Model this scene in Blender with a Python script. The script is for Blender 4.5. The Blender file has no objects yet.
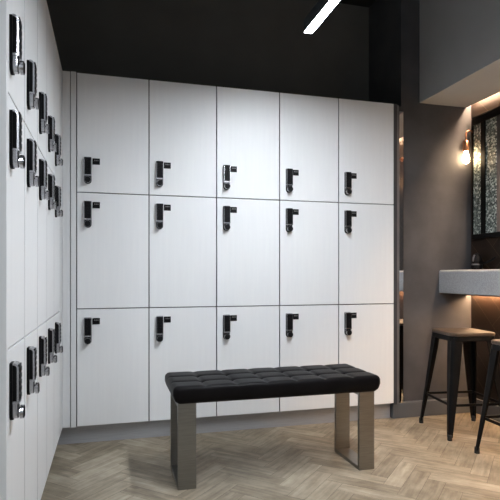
import bpy, bmesh, math, random
from mathutils import Vector, Matrix
random.seed(7)
S = bpy.context.scene
C = S.collection
PI = math.pi

# ------------------------------------------------------------------ materials
def newmat(name):
    m = bpy.data.materials.new(name)
    m.use_nodes = True
    nt = m.node_tree
    b = nt.nodes['Principled BSDF']
    return m, nt, b

def ramp(nt, fac, stops):
    r = nt.nodes.new('ShaderNodeValToRGB')
    e = r.color_ramp.elements
    e[0].position, e[0].color = stops[0][0], (*stops[0][1], 1)
    e[1].position, e[1].color = stops[-1][0], (*stops[-1][1], 1)
    for p, c in stops[1:-1]:
        n = e.new(p); n.color = (*c, 1)
    nt.links.new(fac, r.inputs['Fac'])
    return r.outputs['Color']

def coords(nt, kind='Object', scale=(1, 1, 1)):
    t = nt.nodes.new('ShaderNodeTexCoord')
    mp = nt.nodes.new('ShaderNodeMapping')
    mp.inputs['Scale'].default_value = scale
    nt.links.new(t.outputs[kind], mp.inputs['Vector'])
    return mp.outputs['Vector']

def noise(nt, vec, scale, detail=4, rough=.55):
    n = nt.nodes.new('ShaderNodeTexNoise')
    n.inputs['Scale'].default_value = scale
    n.inputs['Detail'].default_value = detail
    n.inputs['Roughness'].default_value = rough
    nt.links.new(vec, n.inputs['Vector'])
    return n.outputs['Fac']

def bump(nt, b, h, strength, dist=.002):
    n = nt.nodes.new('ShaderNodeBump')
    n.inputs['Strength'].default_value = strength
    n.inputs['Distance'].default_value = dist
    nt.links.new(h, n.inputs['Height'])
    nt.links.new(n.outputs['Normal'], b.inputs['Normal'])

def mottled(name, c1, c2, rough, scale=8, metal=0, sc=(1, 1, 1), bmp=0, spec=.5, detail=4, lo=.3, hi=.7):
    m, nt, b = newmat(name)
    f = noise(nt, coords(nt, 'Object', sc), scale, detail)
    nt.links.new(ramp(nt, f, [(lo, c1), (hi, c2)]), b.inputs['Base Color'])
    b.inputs['Roughness'].default_value = rough
    b.inputs['Metallic'].default_value = metal
    b.inputs['Specular IOR Level'].default_value = spec
    if bmp: bump(nt, b, f, bmp)
    return m

def emit(name, col, strength):
    m, nt, b = newmat(name)
    b.inputs['Base Color'].default_value = (.8, .8, .8, 1)
    b.inputs['Emission Color'].default_value = (*col, 1)
    b.inputs['Emission Strength'].default_value = strength
    return m

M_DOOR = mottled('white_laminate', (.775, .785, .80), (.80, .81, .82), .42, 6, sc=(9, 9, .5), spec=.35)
M_EDGE = mottled('grey_edge_band', (.30, .30, .31), (.34, .34, .35), .5)
M_BODY = mottled('locker_carcass', (.06, .06, .065), (.08, .08, .085), .6)
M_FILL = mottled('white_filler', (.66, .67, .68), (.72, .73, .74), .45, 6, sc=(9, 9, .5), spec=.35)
M_BLACK = mottled('black_plastic', (.004, .004, .005), (.008, .008, .009), .45, 20, spec=.12)
M_CHROME = mottled('satin_chrome', (.40, .40, .42), (.50, .50, .52), .26, 30, metal=1)
M_STEEL = mottled('brushed_steel', (.215, .21, .20), (.27, .265, .25), .36, 10, metal=1, sc=(1, 1, 30))
M_PLINTH = mottled('brushed_plinth', (.37, .38, .405), (.44, .45, .475), .40, 10, metal=.25, sc=(1, 30, 30))
M_DARKWALL = mottled('black_paint', (.105, .103, .096), (.125, .122, .115), .85, 3, spec=.2)
M_CEIL = mottled('black_ceiling', (.006, .006, .0065), (.009, .009, .0095), .9, 3)
M_CONC = mottled('dark_concrete_plaster', (.042, .042, .047), (.088, .087, .093), .8, 3.2, bmp=.12, detail=9, lo=.28, hi=.74)
M_BULK = mottled('grey_plaster', (.40, .40, .405), (.45, .45, .455), .8, 2.5)
M_COUNTER = mottled('grey_terrazzo', (.30, .30, .31), (.44, .44, .45), .42, 140, bmp=.05, detail=3, lo=.35, hi=.68)
M_BASE = mottled('grey_skirting', (.085, .09, .098), (.105, .11, .118), .5, 4)
M_TRIMD = mottled('dark_trim', (.035, .037, .045), (.05, .052, .06), .5, 5)
M_TRIMM = mottled('grey_metal_trim', (.16, .16, .17), (.22, .22, .23), .45, 5, metal=.5)
M_IRON = mottled('black_painted_iron', (.004, .004, .0043), (.007, .007, .0074), .45, 10, spec=.09)
M_RUBBER = mottled('black_rubber', (.008, .008, .008), (.012, .012, .012), .7, 20)
M_COPPER = mottled('copper', (.55, .25, .14), (.68, .34, .20), .3, 20, metal=1)
M_SEAT = mottled('dark_wood_seat', (.035, .024, .017), (.085, .056, .038), .4, 5, sc=(2, 22, 4), bmp=.1)
M_LIGHT = emit('led_diffuser', (.88, .94, 1.0), 255)
M_WARM = emit('warm_led', (1.0, .70, .46), 250)
M_WARM2 = emit('warm_led_under_counter', (1.0, .62, .34), 125)
M_BULB = emit('warm_bulb', (1.0, .70, .40), 50)

def leather():
    m, nt, b = newmat('black_leather')
    v = nt.nodes.new('ShaderNodeTexVoronoi'); v.inputs['Scale'].default_value = 420
    nt.links.new(coords(nt), v.inputs['Vector'])
    f = noise(nt, coords(nt), 5)
    nt.links.new(ramp(nt, f, [(.3, (.004, .0035, .004)), (.7, (.008, .007, .0075))]), b.inputs['Base Color'])
    b.inputs['Roughness'].default_value = .42
    b.inputs['Specular IOR Level'].default_value = .07
    bump(nt, b, v.outputs['Distance'], .25, .0006)
    return m
M_LEATHER = leather()

def mirror_mat(name, tint=.8, rough=.03):
    m, nt, b = newmat(name)
    f = noise(nt, coords(nt), 2)
    nt.links.new(ramp(nt, f, [(.2, (tint * .97,) * 3), (.8, (tint,) * 3)]), b.inputs['Base Color'])
    b.inputs['Metallic'].default_value = 1
    b.inputs['Roughness'].default_value = rough
    return m
M_MIRROR = mirror_mat('mirror_glass')

def mosaic():
    m, nt, b = newmat('crackled_mosaic_glass')
    v = nt.nodes.new('ShaderNodeTexVoronoi'); v.inputs['Scale'].default_value = 95
    nt.links.new(coords(nt), v.inputs['Vector'])
    s = nt.nodes.new('ShaderNodeSeparateColor'); nt.links.new(v.outputs['Color'], s.inputs['Color'])
    nt.links.new(ramp(nt, s.outputs[0], [(.15, (.04, .052, .05)), (.5, (.13, .16, .145)), (.75, (.25, .29, .265)), (.95, (.62, .66, .62))]), b.inputs['Base Color'])
    b.inputs['Roughness'].default_value = .42
    b.inputs['Metallic'].default_value = .1
    bump(nt, b, v.outputs['Distance'], .6, .002)
    return m
M_MOSAIC = mosaic()

def planks(name, stops, rough, streak, seam_spec=.4, tone=.55, grain=.7, off=-.15, blot=0):
    m, nt, b = newmat(name)
    a = nt.nodes.new('ShaderNodeAttribute'); a.attribute_name = 'plank'
    uv = coords(nt, 'UV', streak)
    f = noise(nt, uv, 1, 6, .6)
    f2 = noise(nt, coords(nt, 'Object'), 9, 5, .65)
    mx = nt.nodes.new('ShaderNodeMath'); mx.operation = 'MULTIPLY_ADD'
    nt.links.new(a.outputs['Fac'], mx.inputs[0]); mx.inputs[1].default_value = tone
    k = nt.nodes.new('ShaderNodeMath'); k.operation = 'MULTIPLY_ADD'
    nt.links.new(f, k.inputs[0]); k.inputs[1].default_value = grain; k.inputs[2].default_value = off
    k2 = nt.nodes.new('ShaderNodeMath'); k2.operation = 'MULTIPLY_ADD'
    nt.links.new(f2, k2.inputs[0]); k2.inputs[1].default_value = blot
    nt.links.new(k.outputs[0], k2.inputs[2])
    nt.links.new(k2.outputs[0], mx.inputs[2])
    nt.links.new(ramp(nt, mx.outputs[0], stops), b.inputs['Base Color'])
    b.inputs['Roughness'].default_value = rough
    b.inputs['Specular IOR Level'].default_value = seam_spec
    bump(nt, b, f, .08)
    return m
M_OAK = planks('oak_parquet', [(.05, (.105, .082, .055)), (.4, (.215, .178, .128)), (.7, (.325, .277, .207)), (1, (.45, .395, .31))], .5, (4, 34, 1), .4, .30, 1.2, -.55, .75)
M_SEAM = mottled('parquet_seam', (.055, .042, .03), (.075, .056, .04), .8)
M_TILE = planks('walnut_marble_tile', [(.05, (.012, .0075, .0055)), (.5, (.030, .018, .012)), (1, (.07, .042, .027))], .3, (4, 9, 1), .4, .4)
M_GROUT = mottled('pale_grout', (.10, .073, .053), (.14, .105, .077), .6)

# ------------------------------------------------------------------ mesh helpers
def bm_box(bm, x0, x1, y0, y1, z0, z1, bev=0, mi=0, seg=2):
    r = bmesh.ops.create_cube(bm, size=1)
    vs = r['verts']
    for v in vs:
        v.co = Vector((x0 + (v.co.x + .5) * (x1 - x0), y0 + (v.co.y + .5) * (y1 - y0), z0 + (v.co.z + .5) * (z1 - z0)))
    fs = list({f for v in vs for f in v.link_faces})
    for f in fs: f.material_index = mi
    if bev:
        es = list({e for v in vs for e in v.link_edges})
        g = bmesh.ops.bevel(bm, geom=es, offset=bev, segments=seg, profile=.5, affect='EDGES')
        for f in g['faces']: f.material_index = mi

def bm_tube(bm, pts, r, n=12, mi=0, cap=True):
    pts = [Vector(p) for p in pts]
    rings = []
    up = None
    for i, p in enumerate(pts):
        d = (pts[min(i + 1, len(pts) - 1)] - pts[max(i - 1, 0)]).normalized()
        if up is None:
            up = d.orthogonal().normalized()
        up = (up - d * up.dot(d)).normalized()
        side = d.cross(up)
        rr = r[i] if isinstance(r, (list, tuple)) else r
        rings.append([bm.verts.new(p + (up * math.cos(2 * PI * k / n) + side * math.sin(2 * PI * k / n)) * rr) for k in range(n)])
    for a, b in zip(rings, rings[1:]):
        for k in range(n):
            f = bm.faces.new((a[k], a[(k + 1) % n], b[(k + 1) % n], b[k])); f.material_index = mi; f.smooth = True
    if cap:
        f = bm.faces.new(rings[0][::-1]); f.material_index = mi
        f = bm.faces.new(rings[-1]); f.material_index = mi

def bm_loft(bm, sections, mi=0, smooth=False):
    rings = [[bm.verts.new(p) for p in s] for s in sections]
    n = len(rings[0])
    for a, b in zip(rings, rings[1:]):
        for k in range(n):
            f = bm.faces.new((a[k], a[(k + 1) % n], b[(k + 1) % n], b[k])); f.material_index = mi; f.smooth = smooth
    f = bm.faces.new(rings[0][::-1]); f.material_index = mi
    f = bm.faces.new(rings[-1]); f.material_index = mi

def bm_lathe(bm, prof, c=(0, 0, 0), n=24, mi=0):
    """prof: (radius, z) from bottom to top; ends closed"""
    c = Vector(c)
    bm_tube_r = [[bm.verts.new(c + Vector((max(r, 1e-4) * math.cos(2 * PI * k / n), max(r, 1e-4) * math.sin(2 * PI * k / n), z))) for k in range(n)] for r, z in prof]
    for a, b in zip(bm_tube_r, bm_tube_r[1:]):
        for k in range(n):
            f = bm.faces.new((a[k], a[(k + 1) % n], b[(k + 1) % n], b[k])); f.smooth = True; f.material_index = mi
    f = bm.faces.new(bm_tube_r[0][::-1]); f.material_index = mi
    f = bm.faces.new(bm_tube_r[-1]); f.material_index = mi

def obj(name, bm, mats, parent=None, loc=(0, 0, 0)):
    bmesh.ops.recalc_face_normals(bm, faces=bm.faces)
    me = bpy.data.meshes.new(name)
    bm.to_mesh(me); bm.free()
    for m in (mats if isinstance(mats, (list, tuple)) else [mats]): me.materials.append(m)
    o = bpy.data.objects.new(name, me); C.objects.link(o)
    o.location = loc
    if parent: o.parent = parent
    return o

def box(name, mat, x0, x1, y0, y1, z0, z1, bev=0, parent=None):
    bm = bmesh.new(); bm_box(bm, x0, x1, y0, y1, z0, z1, bev)
    return obj(name, bm, mat, parent)

def thing(name, label, cat, loc=(0, 0, 0), rz=0, group=None):
    o = bpy.data.objects.new(name, None); C.objects.link(o)
    o.empty_display_size = .1
    o.location = loc; o.rotation_euler = (0, 0, rz)
    return tag(o, label, cat, group)

def tag(o, label, cat, group=None):
    o['label'] = label; o['category'] = cat
    if group: o['group'] = group
    return o

def struct(o):
    o['kind'] = 'structure'
    return o

def copy_tree(o, parent=None):
    c = o.copy(); C.objects.link(c)
    if parent: c.parent = parent
    for ch in list(o.children): copy_tree(ch, c)
    return c

# ------------------------------------------------------------------ room shell
ROWZ = [(.112, .8015), (.8015, 1.485), (1.485, 2.185)]   # bottom, middle, top
LOCK_Y = 3.18          # front plane of the back bank
LEFT_X = -.256         # front plane of the left bank
WR = 2.585             # tiled right wall
CY = 3.25              # concrete wall
BY = 3.72              # black back wall
ZC = 3.13              # ceiling

def herringbone(name, W, n, rect, to3, mats, gap):
    """planks at 45 degrees over rect (a0,a1,b0,b1), clipped to it; to3 turns (a,b,h) into a point"""
    a0, a1, b0, b1 = rect
    bm = bmesh.new()
    uvl = bm.loops.layers.uv.new('UVMap')
    col = bm.loops.layers.color.new('plank')
    q = [bm.verts.new((x, y, -.0012)) for x, y in ((a0, b0), (a1, b0), (a1, b1), (a0, b1))]
    f = bm.faces.new(q); f.material_index = 1
    N = int(max(a1 - a0, b1 - b0) / W) + 4 * n
    ca, cb = (a0 + a1) / 2, (b0 + b1) / 2
    R = math.sqrt(.5)
    tops = []
    for i in range(-N, N):
        for k in range(-N // (2 * n) - 2, N // (2 * n) + 2):
            for horiz in (True, False):
                if horiz: u0, v0, lu, lv = (i + 2 * n * k), i, n, 1
                else: u0, v0, lu, lv = i, (i - 2 * n + 1 + 2 * n * k), 1, n
                us, vs = u0 * W + gap, v0 * W + gap
                ue, ve = (u0 + lu) * W - gap, (v0 + lv) * W - gap
                uc, vc = (us + ue) / 2, (vs + ve) / 2
                x, y = ca + (uc - vc) * R, cb + (uc + vc) * R
                m = n * W
                if not (a0 - m < x < a1 + m and b0 - m < y < b1 + m): continue
                vv = [bm.verts.new((ca + (u - v) * R, cb + (u + v) * R, 0)) for u, v in ((us, vs), (ue, vs), (ue, ve), (us, ve))]
                f = bm.faces.new(vv)
                t = random.random()
                ou, ov = random.random() * 50, random.random() * 50
                for lp, (u, v) in zip(f.loops, ((us, vs), (ue, vs), (ue, ve), (us, ve))):
                    lp[uvl].uv = ((u - us) + ou, (v - vs) + ov) if horiz else ((v - vs) + ou, (u - us) + ov)
                    lp[col] = (t, t, t, 1)
    for pco, pno in (((a0, 0, 0), (-1, 0, 0)), ((a1, 0, 0), (1, 0, 0)), ((0, b0, 0), (0, -1, 0)), ((0, b1, 0), (0, 1, 0))):
        bmesh.ops.bisect_plane(bm, geom=bm.verts[:] + bm.edges[:] + bm.faces[:], plane_co=pco, plane_no=pno, clear_outer=True)
    for v in bm.verts: v.co = Vector(to3(*v.co))
    me = bpy.data.meshes.new(name); 
    bm.to_mesh(me); bm.free()
    for m in mats: me.materials.append(m)
    o = bpy.data.objects.new(name, me); C.objects.link(o)
    return o

struct(herringbone('floor', .086, 4, (-.9, WR, -1.6, BY), lambda a, b, h: (a, b, h), [M_OAK, M_SEAM], .0006))
# tiled right wall; (a,b) = (y,z), facing -x
struct(herringbone('wall_right', .13, 4, (-1.6, CY, 0, ZC), lambda a, b, h: (WR - h, a, b), [M_TILE, M_GROUT], .001))
struct(box('wall_back', M_DARKWALL, -.9, 2.003, BY, BY + .1, 0, ZC))
struct(box('wall_left', M_DARKWALL, -1.0, -.9, -1.6, BY, 0, ZC))
struct(box('wall_corner', M_CONC, 2.003, WR + .1, CY, BY + .1, 0, ZC))
struct(box('ceiling', M_CEIL, -1.0, WR + .1, -1.6, BY + .1, ZC, ZC + .1))
# lowered grey bulkhead over the vanity with a slot for the light strip along the tiled wall
bm = bmesh.new()
bm_box(bm, 2.151, 2.541, -1.6, CY, 2.232, ZC)
bm_box(bm, 2.541, WR, -1.6, CY, 2.30, ZC)
struct(obj('ceiling_bulkhead', bm, M_BULK))
# skirtings
bm = bmesh.new(); bm_box(bm, 1.912, WR, 3.203, CY, 0, .104, .003)
struct(obj('baseboard_corner', bm, M_BASE))
bm = bmesh.new(); bm_box(bm, WR - .02, WR, -1.6, 3.203, 0, .104, .003)
struct(obj('baseboard_right', bm, M_BASE))
bm = bmesh.new(); bm_box(bm, -.32, 1.905, 3.235, 3.25, 0, .11)
struct(obj('baseboard_back', bm, M_PLINTH))
bm = bmesh.new(); bm_box(bm, -.325, -.31, 1.49, 3.235, 0, .11)
struct(obj('baseboard_left', bm, M_PLINTH))
# corner fillers between the two banks
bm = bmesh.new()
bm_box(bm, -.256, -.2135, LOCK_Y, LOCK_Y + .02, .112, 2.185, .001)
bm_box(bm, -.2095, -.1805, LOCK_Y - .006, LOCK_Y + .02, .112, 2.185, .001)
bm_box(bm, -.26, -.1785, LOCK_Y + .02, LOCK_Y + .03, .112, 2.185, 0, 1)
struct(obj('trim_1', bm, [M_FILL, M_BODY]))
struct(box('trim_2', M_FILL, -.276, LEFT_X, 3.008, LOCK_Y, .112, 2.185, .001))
# side panel that closes the left bank towards the viewer
struct(box('trim_3', M_DOOR, -.76, LEFT_X + .004, 1.448, 1.467, 0, 2.185, .0015))
# dark side panel, grey metal strip and blocking at the right end of the back bank
struct(box('trim_4', M_TRIMD, 1.905, 1.929, LOCK_Y + .002, BY, .104, 2.185, .001))
struct(box('trim_5', M_TRIMM, 1.932, 1.958, 3.205, 3.225, .104, 2.185, .002))
struct(box('wall_end', M_TRIMD, 1.93, 2.003, 3.226, BY, 0, 2.185))
o = box('mirror_strip', M_MIRROR, 1.964, 1.997, 3.212, 3.226, .104, 2.145, .001)
tag(o, 'tall narrow mirror strip between the white lockers and the dark concrete wall', 'mirror')

# ------------------------------------------------------------------ lockers
def lock_meshes():
    w, h = .042, .157
    bm = bmesh.new()      # black lock body; local: x 0..w, z 0..h, front towards -y
    def slab(bm, y0, y1, z0, z1, x0, x1, r, mi=0, rb=None):
        def outline():
            pts = []
            for cx, cz, a0, rr in ((x1, z1, 0, r), (x0, z1, 90, r), (x0, z0, 180, rb or r), (x1, z0, 270, rb or r)):
                sx = -1 if a0 in (0, 270) else 1
                sz = -1 if a0 in (0, 90) else 1
                for k in range(5):
                    a = math.radians(a0 + 90 * k / 4)
                    pts.append((cx + sx * rr + rr * math.cos(a), cz + sz * rr + rr * math.sin(a)))
            return pts
        P = outline()
        bm_loft(bm, [[(x, y0, z) for x, z in P], [(x, y1, z) for x, z in P]], mi)
    slab(bm, -.008, 0, 0, h, 0, w, .006, 0, .0195)
    slab(bm, -.0180, -.008, .052, h - .0065, .0025, w - .0025, .003)
    slab(bm, -.0250, -.0225, .052, h - .004, .003, w - .003, .004)
    for i in range(5):
        for j in range(2):
            bm_box(bm, .0075 + .015 * j, .0195 + .015 * j, -.0268, -.0250, .060 + .018 * i, .072 + .018 * i, .0006)
    body = bm
    bm = bmesh.new()      # chrome rim that wraps the grip and the lower housing
    def arc(cy, cz, r): return [(cy - r * math.sin(a), cz + r * math.cos(a)) for a in [PI / 2 * k / 6 for k in range(7)]]
    P = [(-.008, h)] + arc(-.0085, h - .0155, .0155) + [(-.024, .046), (-.008, .046), (-.008, .0515), (-.0185, .0515)] + arc(-.0085, h - .0155, .0100)[::-1] + [(-.008, h - .0055)]
    bm_loft(bm, [[(x, y, z) for y, z in P] for x in (.0005, w - .0005)])
    slab(bm, -.0195, -.008, .004, .056, .003, w - .003, .004, 0, .016)
    slab(bm, -.0205, -.0195, .0055, .044, .0045, w - .0045, .003, 1, .0145)
    rim = bm
    bm = bmesh.new()      # turning knob: chrome barrel, black face, grip bar
    def disc(y0, y1, r, mi):
        bm_loft(bm, [[(w / 2 + r * math.cos(2 * PI * k / 20), y, .021 + r * math.sin(2 * PI * k / 20)) for k in range(20)] for y in (y0, y1)], mi, False)
    disc(-.025, -.020, .0120, 0)
    disc(-.0335, -.025, .0185, 0)
    disc(-.0343, -.033, .0172, 1)
    bm_box(bm, w / 2 - .004, w / 2 + .004, -.0365, -.034, .008, .034, .001, 1)
    return body, rim, bm

def plate_mesh():
    bm = bmesh.new()
    bm_box(bm, 0, .042, -.003, 0, 0, .037, .0008)
    for i, x in enumerate((.010, .019, .028)):   # small worn marks on the plate
        bm_box(bm, x, x + .006, -.0036, -.003, .021, .028, 0, 1)
    return bm
M_MARK = mottled('grey_print', (.12, .12, .12), (.18, .18, .18), .5, 20)

_b, _r, _k = lock_meshes()
tmpl = {}
tmpl['lock'] = obj('lock', _b, M_BLACK); tmpl['rim'] = obj('lock_rim', _r, [M_CHROME, M_BLACK]); tmpl['knob'] = obj('lock_knob', _k, [M_CHROME, M_BLACK])
tmpl['plate'] = obj('number_plate', plate_mesh(), [M_BLACK, M_MARK])
tm = {k: o.data for k, o in tmpl.items()}
for o in tmpl.values(): bpy.data.objects.remove(o)

def child(name, data, parent, loc=(0, 0, 0)):
    o = bpy.data.objects.new(name, data); C.objects.link(o); o.parent = parent; o.location = loc
    return o

def make_locker(w, z0, z1, top, number, depth):
    """local frame: origin at the bottom centre of the door front, front towards -y"""
    t = bpy.data.objects.new('locker', None); C.objects.link(t); t.empty_display_size = .1
    h = z1 - z0
    g = .0030
    bm = bmesh.new(); bm_box(bm, -w / 2 + .0005, w / 2 - .0005, .021, depth, .0005, h - .0005)
    obj('locker_body', bm, M_BODY, t)
    bm = bmesh.new(); bm_box(bm, -w / 2 + g, w / 2 - g, 0, .019, g, h - g, .0012)
    for f in bm.faces:
        f.normal_update()
        if abs(f.normal.x) > .9: f.material_index = 1
    obj('door', bm, [M_DOOR, M_EDGE], t)
    zl = (.050 if top else h - .05 - .157) + (0 if number else .011)
    l = child('lock', tm['lock'], t, (-w / 2 + (.042 if number else .039), 0, zl))
    child('lock_rim', tm['rim'], l); child('lock_knob', tm['knob'], l)
    if number: child('number_plate', tm['plate'], t, (-w / 2 + .089, 0, zl + .157 - .042))
    return t

ORD = ['first', 'second', 'third', 'fourth', 'fifth']
rown = ['bottom', 'middle', 'top']
BACK = {0: '{r} row of back wall, first column from the corner',
        1: '{r} row of back wall, second column from the corner',
        2: '{r} row of back wall, middle column of five',
        3: '{r} row of back wall, second column from concrete wall',
        4: '{r} row of back wall, last column beside concrete wall'}
LEFT = {0: '{r} row of left bank, nearest the viewer',
        1: '{r} row of left bank, second from the viewer',
        2: '{r} row of left bank, middle of the five',
        3: '{r} row of left bank, second from the corner',
        4: '{r} row of left bank, farthest beside the corner'}
DW = .4164
for r, (z0, z1) in enumerate(ROWZ):
    proto = make_locker(DW, z0, z1, r == 2, True, .53)
    for c in range(5):
        o = proto if c == 0 else copy_tree(proto)
        o.location = (-.178 + DW * (c + .5), LOCK_Y, z0)
        tag(o, 'wide white locker, ' + BACK[c].format(r=rown[r]), 'locker', 'lockers on the back wall')
LW = .307
for r, (z0, z1) in enumerate(ROWZ):
    proto = make_locker(LW, z0, z1, r == 2, False, .50)
    for c in range(5):
        o = proto if c == 0 else copy_tree(proto)
        o.location = (LEFT_X, 1.47 + LW * (c + .5), z0)
        o.rotation_euler = (0, 0, PI / 2)
        tag(o, 'narrow white locker, ' + LEFT[c].format(r=rown[r]), 'locker', 'lockers of the left bank')

# ------------------------------------------------------------------ bench
bench = thing('bench', 'black tufted leather bench on two square steel loop legs before the lockers', 'bench', (.8175, 2.565, 0))
def cushion(lx, ly, z0, z1, ncx, ncy, r):
    bm = bmesh.new()
    nx, ny, nz = ncx * 14, ncy * 14, 8
    hz = (z1 - z0) / 2
    hx, hy = lx / 2, ly / 2
    def grid(fn, n, m):
        g = [[bm.verts.new(fn(i / n, j / m)) for j in range(m + 1)] for i in range(n + 1)]
        for i in range(n):
            for j in range(m):
                f = bm.faces.new((g[i][j], g[i + 1][j], g[i + 1][j + 1], g[i][j + 1])); f.smooth = True
    L = lambda t: 2 * t - 1
    grid(lambda u, v: (L(u) * hx, L(v) * hy, hz), nx, ny)
    grid(lambda u, v: (L(u) * hx, L(v) * hy, -hz), nx, ny)
    grid(lambda u, v: (L(u) * hx, hy, L(v) * hz), nx, nz); grid(lambda u, v: (L(u) * hx, -hy, L(v) * hz), nx, nz)
    grid(lambda u, v: (hx, L(u) * hy, L(v) * hz), ny, nz); grid(lambda u, v: (-hx, L(u) * hy, L(v) * hz), ny, nz)
    bmesh.ops.remove_doubles(bm, verts=bm.verts, dist=1e-5)
    for v in bm.verts:
        p = v.co.copy()
        top = p.z > hz - 1e-4
        inner = Vector((max(-hx + r, min(hx - r, p.x)), max(-hy + r, min(hy - r, p.y)), max(-hz + r, min(hz - r, p.z))))
        d = p - inner
        if d.length > 1e-6: v.co = inner + d.normalized() * min(r, max(r * .999, 0))
        # soft sides bulge a little, bottom narrows
        s = 1 + .012 * (1 - (p.z / hz) ** 2) - .055 * max(0, -p.z / hz)
        v.co.x *= 1 + (s - 1) * .42; v.co.y *= 1 + (s - 1) * .45
        if top:
            dx = min(abs(p.x - (-hx + lx * k / ncx)) for k in range(1, ncx))
            dy = min(abs(p.y - (-hy + ly * k / ncy)) for k in range(1, ncy))
            edge = min(1, (hx - abs(p.x)) / .02, (hy - abs(p.y)) / .02); edge = max(.25, edge)
            dip = .008 * math.exp(-dx / .010) + .008 * math.exp(-dy / .010)
            btn = .006 * math.exp(-math.hypot(dx, dy) / .016)
            v.co.z -= (dip + btn) * edge
    for v in bm.verts: v.co.z += (z0 + z1) / 2
    return bm
obj('cushion', cushion(1.056, .39, .402, .487, 7, 3, .021), M_LEATHER, bench)
def loop(xc):
    bm = bmesh.new()
    x0, x1, y0, y1, t = xc - .043, xc + .043, -.165, .135, .018
    outer = [(y0, 0), (y1, 0), (y1, .402), (y0, .402)]
    inner = [(y0 + t, t), (y1 - t, t), (y1 - t, .402 - t), (y0 + t, .402 - t)]
    V = {}
    for nm, ring in (('o', outer), ('i', inner)):
        for s, x in ((0, x0), (1, x1)):
            V[nm, s] = [bm.verts.new((x, y, z)) for y, z in ring]
    for k in range(4):
        n = (k + 1) % 4
        bm.faces.new((V['o', 0][k], V['o', 0][n], V['i', 0][n], V['i', 0][k]))
        bm.faces.new((V['o', 1][k], V['o', 1][n], V['i', 1][n], V['i', 1][k]))
        bm.faces.new((V['o', 0][k], V['o', 0][n], V['o', 1][n], V['o', 1][k]))
        bm.faces.new((V['i', 0][k], V['i', 0][n], V['i', 1][n], V['i', 1][k]))
    bmesh.ops.recalc_face_normals(bm, faces=bm.faces)
    bmesh.ops.bevel(bm, geom=bm.edges[:], offset=.0015, segments=2, affect='EDGES')
    return bm
obj('leg_frame', loop(-.4625), M_STEEL, bench)
obj('leg_frame', loop(.4625), M_STEEL, bench)

# ------------------------------------------------------------------ stools
def make_stool():
    t = thing('bar_stool', '', 'stool')
    H = .642
    def rrect(hw, r, z, n=6):
        pts = []
        for cx, cy, a0 in ((1, 1, 0), (-1, 1, 90), (-1, -1, 180), (1, -1, 270)):
            for k in range(n + 1):
                a = math.radians(a0 + 90 * k / n)
                pts.append((cx * (hw - r) + r * math.cos(a), cy * (hw - r) + r * math.sin(a), z))
        return pts
    bm = bmesh.new()
    bm_loft(bm, [rrect(.146, .04, H - .020), rrect(.150, .042, H - .017), rrect(.150, .042, H - .004), rrect(.146, .04, H)])
    obj('seat', bm, M_SEAT, t)
    bm = bmesh.new()      # pressed metal apron under the seat
    bm_loft(bm, [rrect(.147, .04, H - .052), rrect(.149, .042, H - .046), rrect(.147, .04, H - .020)])
    obj('seat_rim', bm, M_IRON, t)
    zt, zb = H - .03, .018
    ht, hb = .143, .200   # half spread at the top and at the foot
    def sect(z, sx, sy):
        k = (zt - z) / (zt - zb)
        h = ht + (hb - ht) * k
        w = .066 + (.024 - .066) * k ** 1.3
        th = .0045 + .004 * k
        r = min(.02, w * .5)
        out = []
        for a in range(5):
            ang = math.radians(90 * a / 4)
            out.append((h - r + r * math.cos(ang), h - r + r * math.sin(ang)))
        out = [(h, h - w)] + out + [(h - w, h)]
        ri = max(r - th, .002)
        inn = [(h - w, h - th)] + [(h - r + ri * math.cos(math.radians(90 * a / 4)), h - r + ri * math.sin(math.radians(90 * a / 4))) for a in range(4, -1, -1)] + [(h - th, h - w)]
        return [(sx * x, sy * y, z) for x, y in out + inn]
    for sx, sy in ((-1, 1), (-1, -1), (1, 1), (1, -1)):
        bm = bmesh.new()
        bm_loft(bm, [sect(zt + (zb - zt) * i / 6, sx, sy) for i in range(7)], 0, False)
        lg = obj('leg', bm, M_IRON, t)
        bm = bmesh.new()
        c = hb - .011
        bm_lathe(bm, [(.0135, 0), (.0145, .003), (.0140, .03), (.0125, .036)], (sx * c, sy * c, 0), 14)
        obj('rubber_foot', bm, M_RUBBER, lg)
    zs = .205
    hs = ht + (hb - ht) * (zt - zs) / (zt - zb) - .012
    for ang in range(4):
        bm = bmesh.new()
        bm_box(bm, -hs, hs, hs - .004, hs + .003, zs - .008, zs + .008, .0015)
        bmesh.ops.rotate(bm, verts=bm.verts, cent=(0, 0, 0), matrix=Matrix.Rotation(ang * PI / 2, 3, 'Z'))
        obj('stretcher', bm, M_IRON, t)
    return t
st = make_stool()
st.location = (2.203, 2.853, 0); st.rotation_euler = (0, 0, math.radians(-8))
tag(st, 'black metal bar stool with dark wood seat, the farther one, fully in view', 'stool', 'bar stools at the counter')
st2 = copy_tree(st)
st2.location = (2.175, 2.262, 0); st2.rotation_euler = (0, 0, math.radians(-3))
tag(st2, 'black metal bar stool with dark wood seat, cut off by the right edge', 'stool', 'bar stools at the counter')

# ------------------------------------------------------------------ vanity counter, mirror, sconces
bm = bmesh.new()
prof = []
x0, x1, z0, z1 = 2.312, WR - .001, .8695, 1.036
for cx, cz, a0, sx, sz, r in ((x0, z1, 90, 1, -1, .018), (x0, z0, 180, 1, 1, .006)):
    for k in range(7):
        a = math.radians(a0 + 90 * k / 6)
        prof.append((cx + sx * r + r * math.cos(a), cz + sz * r + r * math.sin(a)))
prof += [(x1, z0), (x1, z1)]
bm_loft(bm, [[(x, y, z) for x, z in prof] for y in (CY, -1.0)])
counter = tag(obj('counter', bm, M_COUNTER), 'thick speckled grey wall counter with rounded edge above the bar stools', 'counter')

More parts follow.
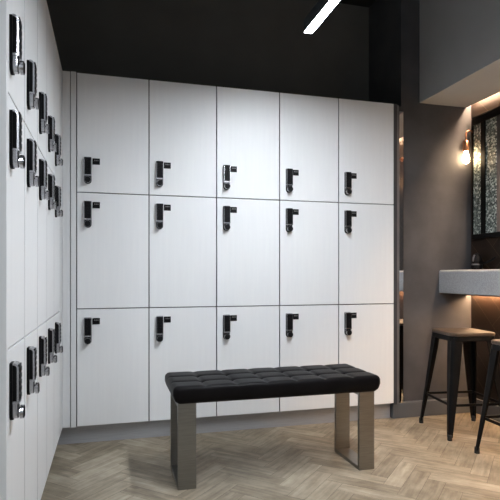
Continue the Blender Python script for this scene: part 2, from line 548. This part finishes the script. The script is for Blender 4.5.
def strip(name, mat, label, x0, x1, z0, z1, parent=None):
    if parent:
        t = bpy.data.objects.new(name, None); C.objects.link(t); t.parent = parent; t['label'] = label
        t.location = ((x0 + x1) / 2, CY, z0)
    else:
        t = thing(name, label, 'light strip', ((x0 + x1) / 2, CY, z0))
    xc = (x0 + x1) / 2
    bm = bmesh.new(); bm_box(bm, x0 - xc, x1 - xc, -3.6, -.012, .004, z1 - z0)
    if parent: bm_box(bm, x0 - xc - .002, x0 - xc, -3.6, -.001, -.009, z1 - z0)
    obj('strip_channel', bm, M_TRIMM, t)
    bm = bmesh.new(); bm_box(bm, x0 - xc + .001, x1 - xc - .001, -3.6, -.014, 0, .004)
    obj('diffuser', bm, mat, t)
strip('light_strip', M_WARM, 'glowing warm light strip in the slot between ceiling bulkhead and tiled wall', 2.556, 2.5849, 2.285, 2.30)
strip('light_strip', M_WARM2, 'glowing warm light strip under the counter', 2.550, WR - .001, .8585, .8695, counter)

# mirror: black frame, two crackled glass bands, mirror glass
mir = thing('mirror', 'black framed mirror with two sparkling mosaic glass bands above the counter', 'mirror', (WR, 2.79, 1.26))
y1, y0, mz0, mz1 = 3.203 - 2.79, 2.36 - 2.79, 0, 2.145 - 1.26
bm = bmesh.new()
X0, X1 = -.030, -.001
for a, b, c, d in ((y0, y1, mz1 - .058, mz1), (y0, y1, mz0, mz0 + .034), (y1 - .006, y1, mz0 + .034, mz1 - .058), (y0, y0 + .006, mz0 + .034, mz1 - .058),
                   (y1 - .132, y1 - .09, mz0 + .034, mz1 - .058), (y0 + .09, y0 + .132, mz0 + .034, mz1 - .058)):
    bm_box(bm, X0, X1, a, b, c, d, .0015)
bm_box(bm, -.008, X1, y0 + .006, y1 - .006, mz0 + .034, mz1 - .058)
obj('frame', bm, M_IRON, mir)
for a, b in ((y1 - .09, y1 - .006), (y1 - .232, y1 - .132), (y0 + .006, y0 + .09), (y0 + .132, y0 + .232)):
    bm = bmesh.new(); bm_box(bm, -.022, -.008, a, b, mz0 + .034, mz1 - .058, .001)
    obj('mosaic_band', bm, M_MOSAIC, mir)
bm = bmesh.new(); bm_box(bm, -.018, -.008, y0 + .232, y1 - .232, mz0 + .034, mz1 - .058)
obj('mirror_glass', bm, M_MIRROR, mir)

def make_sconce():
    t = thing('wall_sconce', '', 'wall lamp')
    dx = -.072            # local origin: on the wall, at the arm
    bm = bmesh.new()
    pts = [(-.006, 0, 0), (-.045, 0, 0)] + [(-.045 + .027 * -math.sin(a), 0, -.027 * (1 - math.cos(a))) for a in [PI / 2 * k / 6 for k in range(1, 7)]] + [(dx, 0, -.075)]
    bm_tube(bm, pts, .0055, 10)
    obj('arm', bm, M_COPPER, t)
    bm = bmesh.new()
    bm_tube(bm, [(-.0005, 0, 0), (-.008, 0, 0)], .02, 20)
    obj('wall_plate', bm, M_COPPER, t)
    bm = bmesh.new()
    bm_lathe(bm, [(.018, -.152), (.0225, -.150), (.0225, -.092), (.020, -.078), (.008, -.070)], (dx, 0, 0), 20)
    obj('socket', bm, M_COPPER, t)
    bm = bmesh.new()
    bm_lathe(bm, [(.001, -.242), (.014, -.238), (.022, -.226), (.025, -.211), (.023, -.196), (.018, -.176), (.014, -.164), (.013, -.152)], (dx, 0, 0), 24)
    obj('bulb', bm, M_BULB, t)
    return t
sc = make_sconce(); sc.location = (WR, 3.214, 2.052)
tag(sc, 'copper wall sconce with bare glowing bulb in the concrete corner beside the mirror', 'wall lamp', 'copper wall sconces')
sc2 = copy_tree(sc); sc2.location = (WR, 2.25, 2.052)
tag(sc2, 'copper wall sconce past the near end of the mirror, seen only in the mirror strip', 'wall lamp', 'copper wall sconces')

# small black appliance on the counter in the corner
ap = thing('appliance', 'small black rounded appliance with grey neck and sloping arm on the counter corner', 'appliance', (2.537, 3.128, 1.036))
bm = bmesh.new()
bm_lathe(bm, [(.036, 0), (.040, .004), (.040, .030), (.037, .034)], (0, 0, 0), 24)
obj('base', bm, M_BLACK, ap)
bm = bmesh.new()
bm_lathe(bm, [(.036, .034), (.037, .042), (.036, .044)], (0, 0, 0), 24)
obj('ring', bm, M_TRIMM, ap)
bm = bmesh.new()
bm_lathe(bm, [(.035, .044), (.036, .060), (.033, .085), (.026, .105), (.014, .117), (.002, .120)], (0, 0, 0), 24)
obj('dome', bm, M_BLACK, ap)
bm = bmesh.new()
bm_tube(bm, [(-.036, -.004, .060), (-.034, -.005, .085), (-.026, -.006, .106)], .006, 10)
obj('neck', bm, M_TRIMM, ap)
bm = bmesh.new()
bm_tube(bm, [(0, -.034, .046), (0, -.07, .046), (0, -.11, .054), (0, -.15, .068), (0, -.185, .088)], [.009, .009, .008, .007, .005], 12)
obj('arm', bm, M_BLACK, ap)

# ------------------------------------------------------------------ linear ceiling lights
def linear(label, x, ya, yb, z):
    t = thing('linear_light', label, 'ceiling light', (x, (ya + yb) / 2, z), 0, 'linear ceiling lights')
    h = (yb - ya) / 2
    bm = bmesh.new()
    bm_box(bm, -.0235, .0235, -h, h, .009, .065)
    bm_box(bm, -.0235, -.0226, -h, h, 0, .009); bm_box(bm, .0226, .0235, -h, h, 0, .009)
    bm_box(bm, -.0226, .0226, -h, -h + .0015, 0, .009); bm_box(bm, -.0226, .0226, h - .0015, h, 0, .009)
    obj('housing', bm, M_TRIMD, t)
    bm = bmesh.new(); bm_box(bm, -.0224, .0224, -h + .0017, h - .0017, .005, .009)
    obj('diffuser', bm, M_LIGHT, t)
    for y in (-h * .3, h * .3):
        bm = bmesh.new(); bm_tube(bm, [(0, y, .065), (0, y, ZC - z)], .0015, 6)
        obj('cable', bm, M_IRON, t)
linear('bright white linear light hanging below the black ceiling', .986, .85, 2.475, 2.237)
linear('added linear fill light, unseen behind the viewer, left of the aisle', -.62, -.65, .1, 2.237)  # extra unseen lamp, added to brighten the left bank's end panel from the front

# ------------------------------------------------------------------ world, camera
w = bpy.data.worlds.new('World'); S.world = w; w.use_nodes = True
bg = w.node_tree.nodes['Background']
bg.inputs['Color'].default_value = (.90, .95, 1, 1)
bg.inputs['Strength'].default_value = .5

cam = bpy.data.cameras.new('Camera'); co = bpy.data.objects.new('Camera', cam); C.objects.link(co)
co.location = (0, 0, 1.0)
co.rotation_euler = (PI / 2, 0, math.radians(-15.34))
cam.sensor_width = 36; cam.lens = 36 * 517 / 500
cam.shift_y = .05
cam.clip_start = .02
S.camera = co
S.view_settings.view_transform = 'Standard'
S.view_settings.look = 'None'
S.view_settings.gamma = 1
S.view_settings.exposure = 0
S.view_settings.use_curve_mapping = False
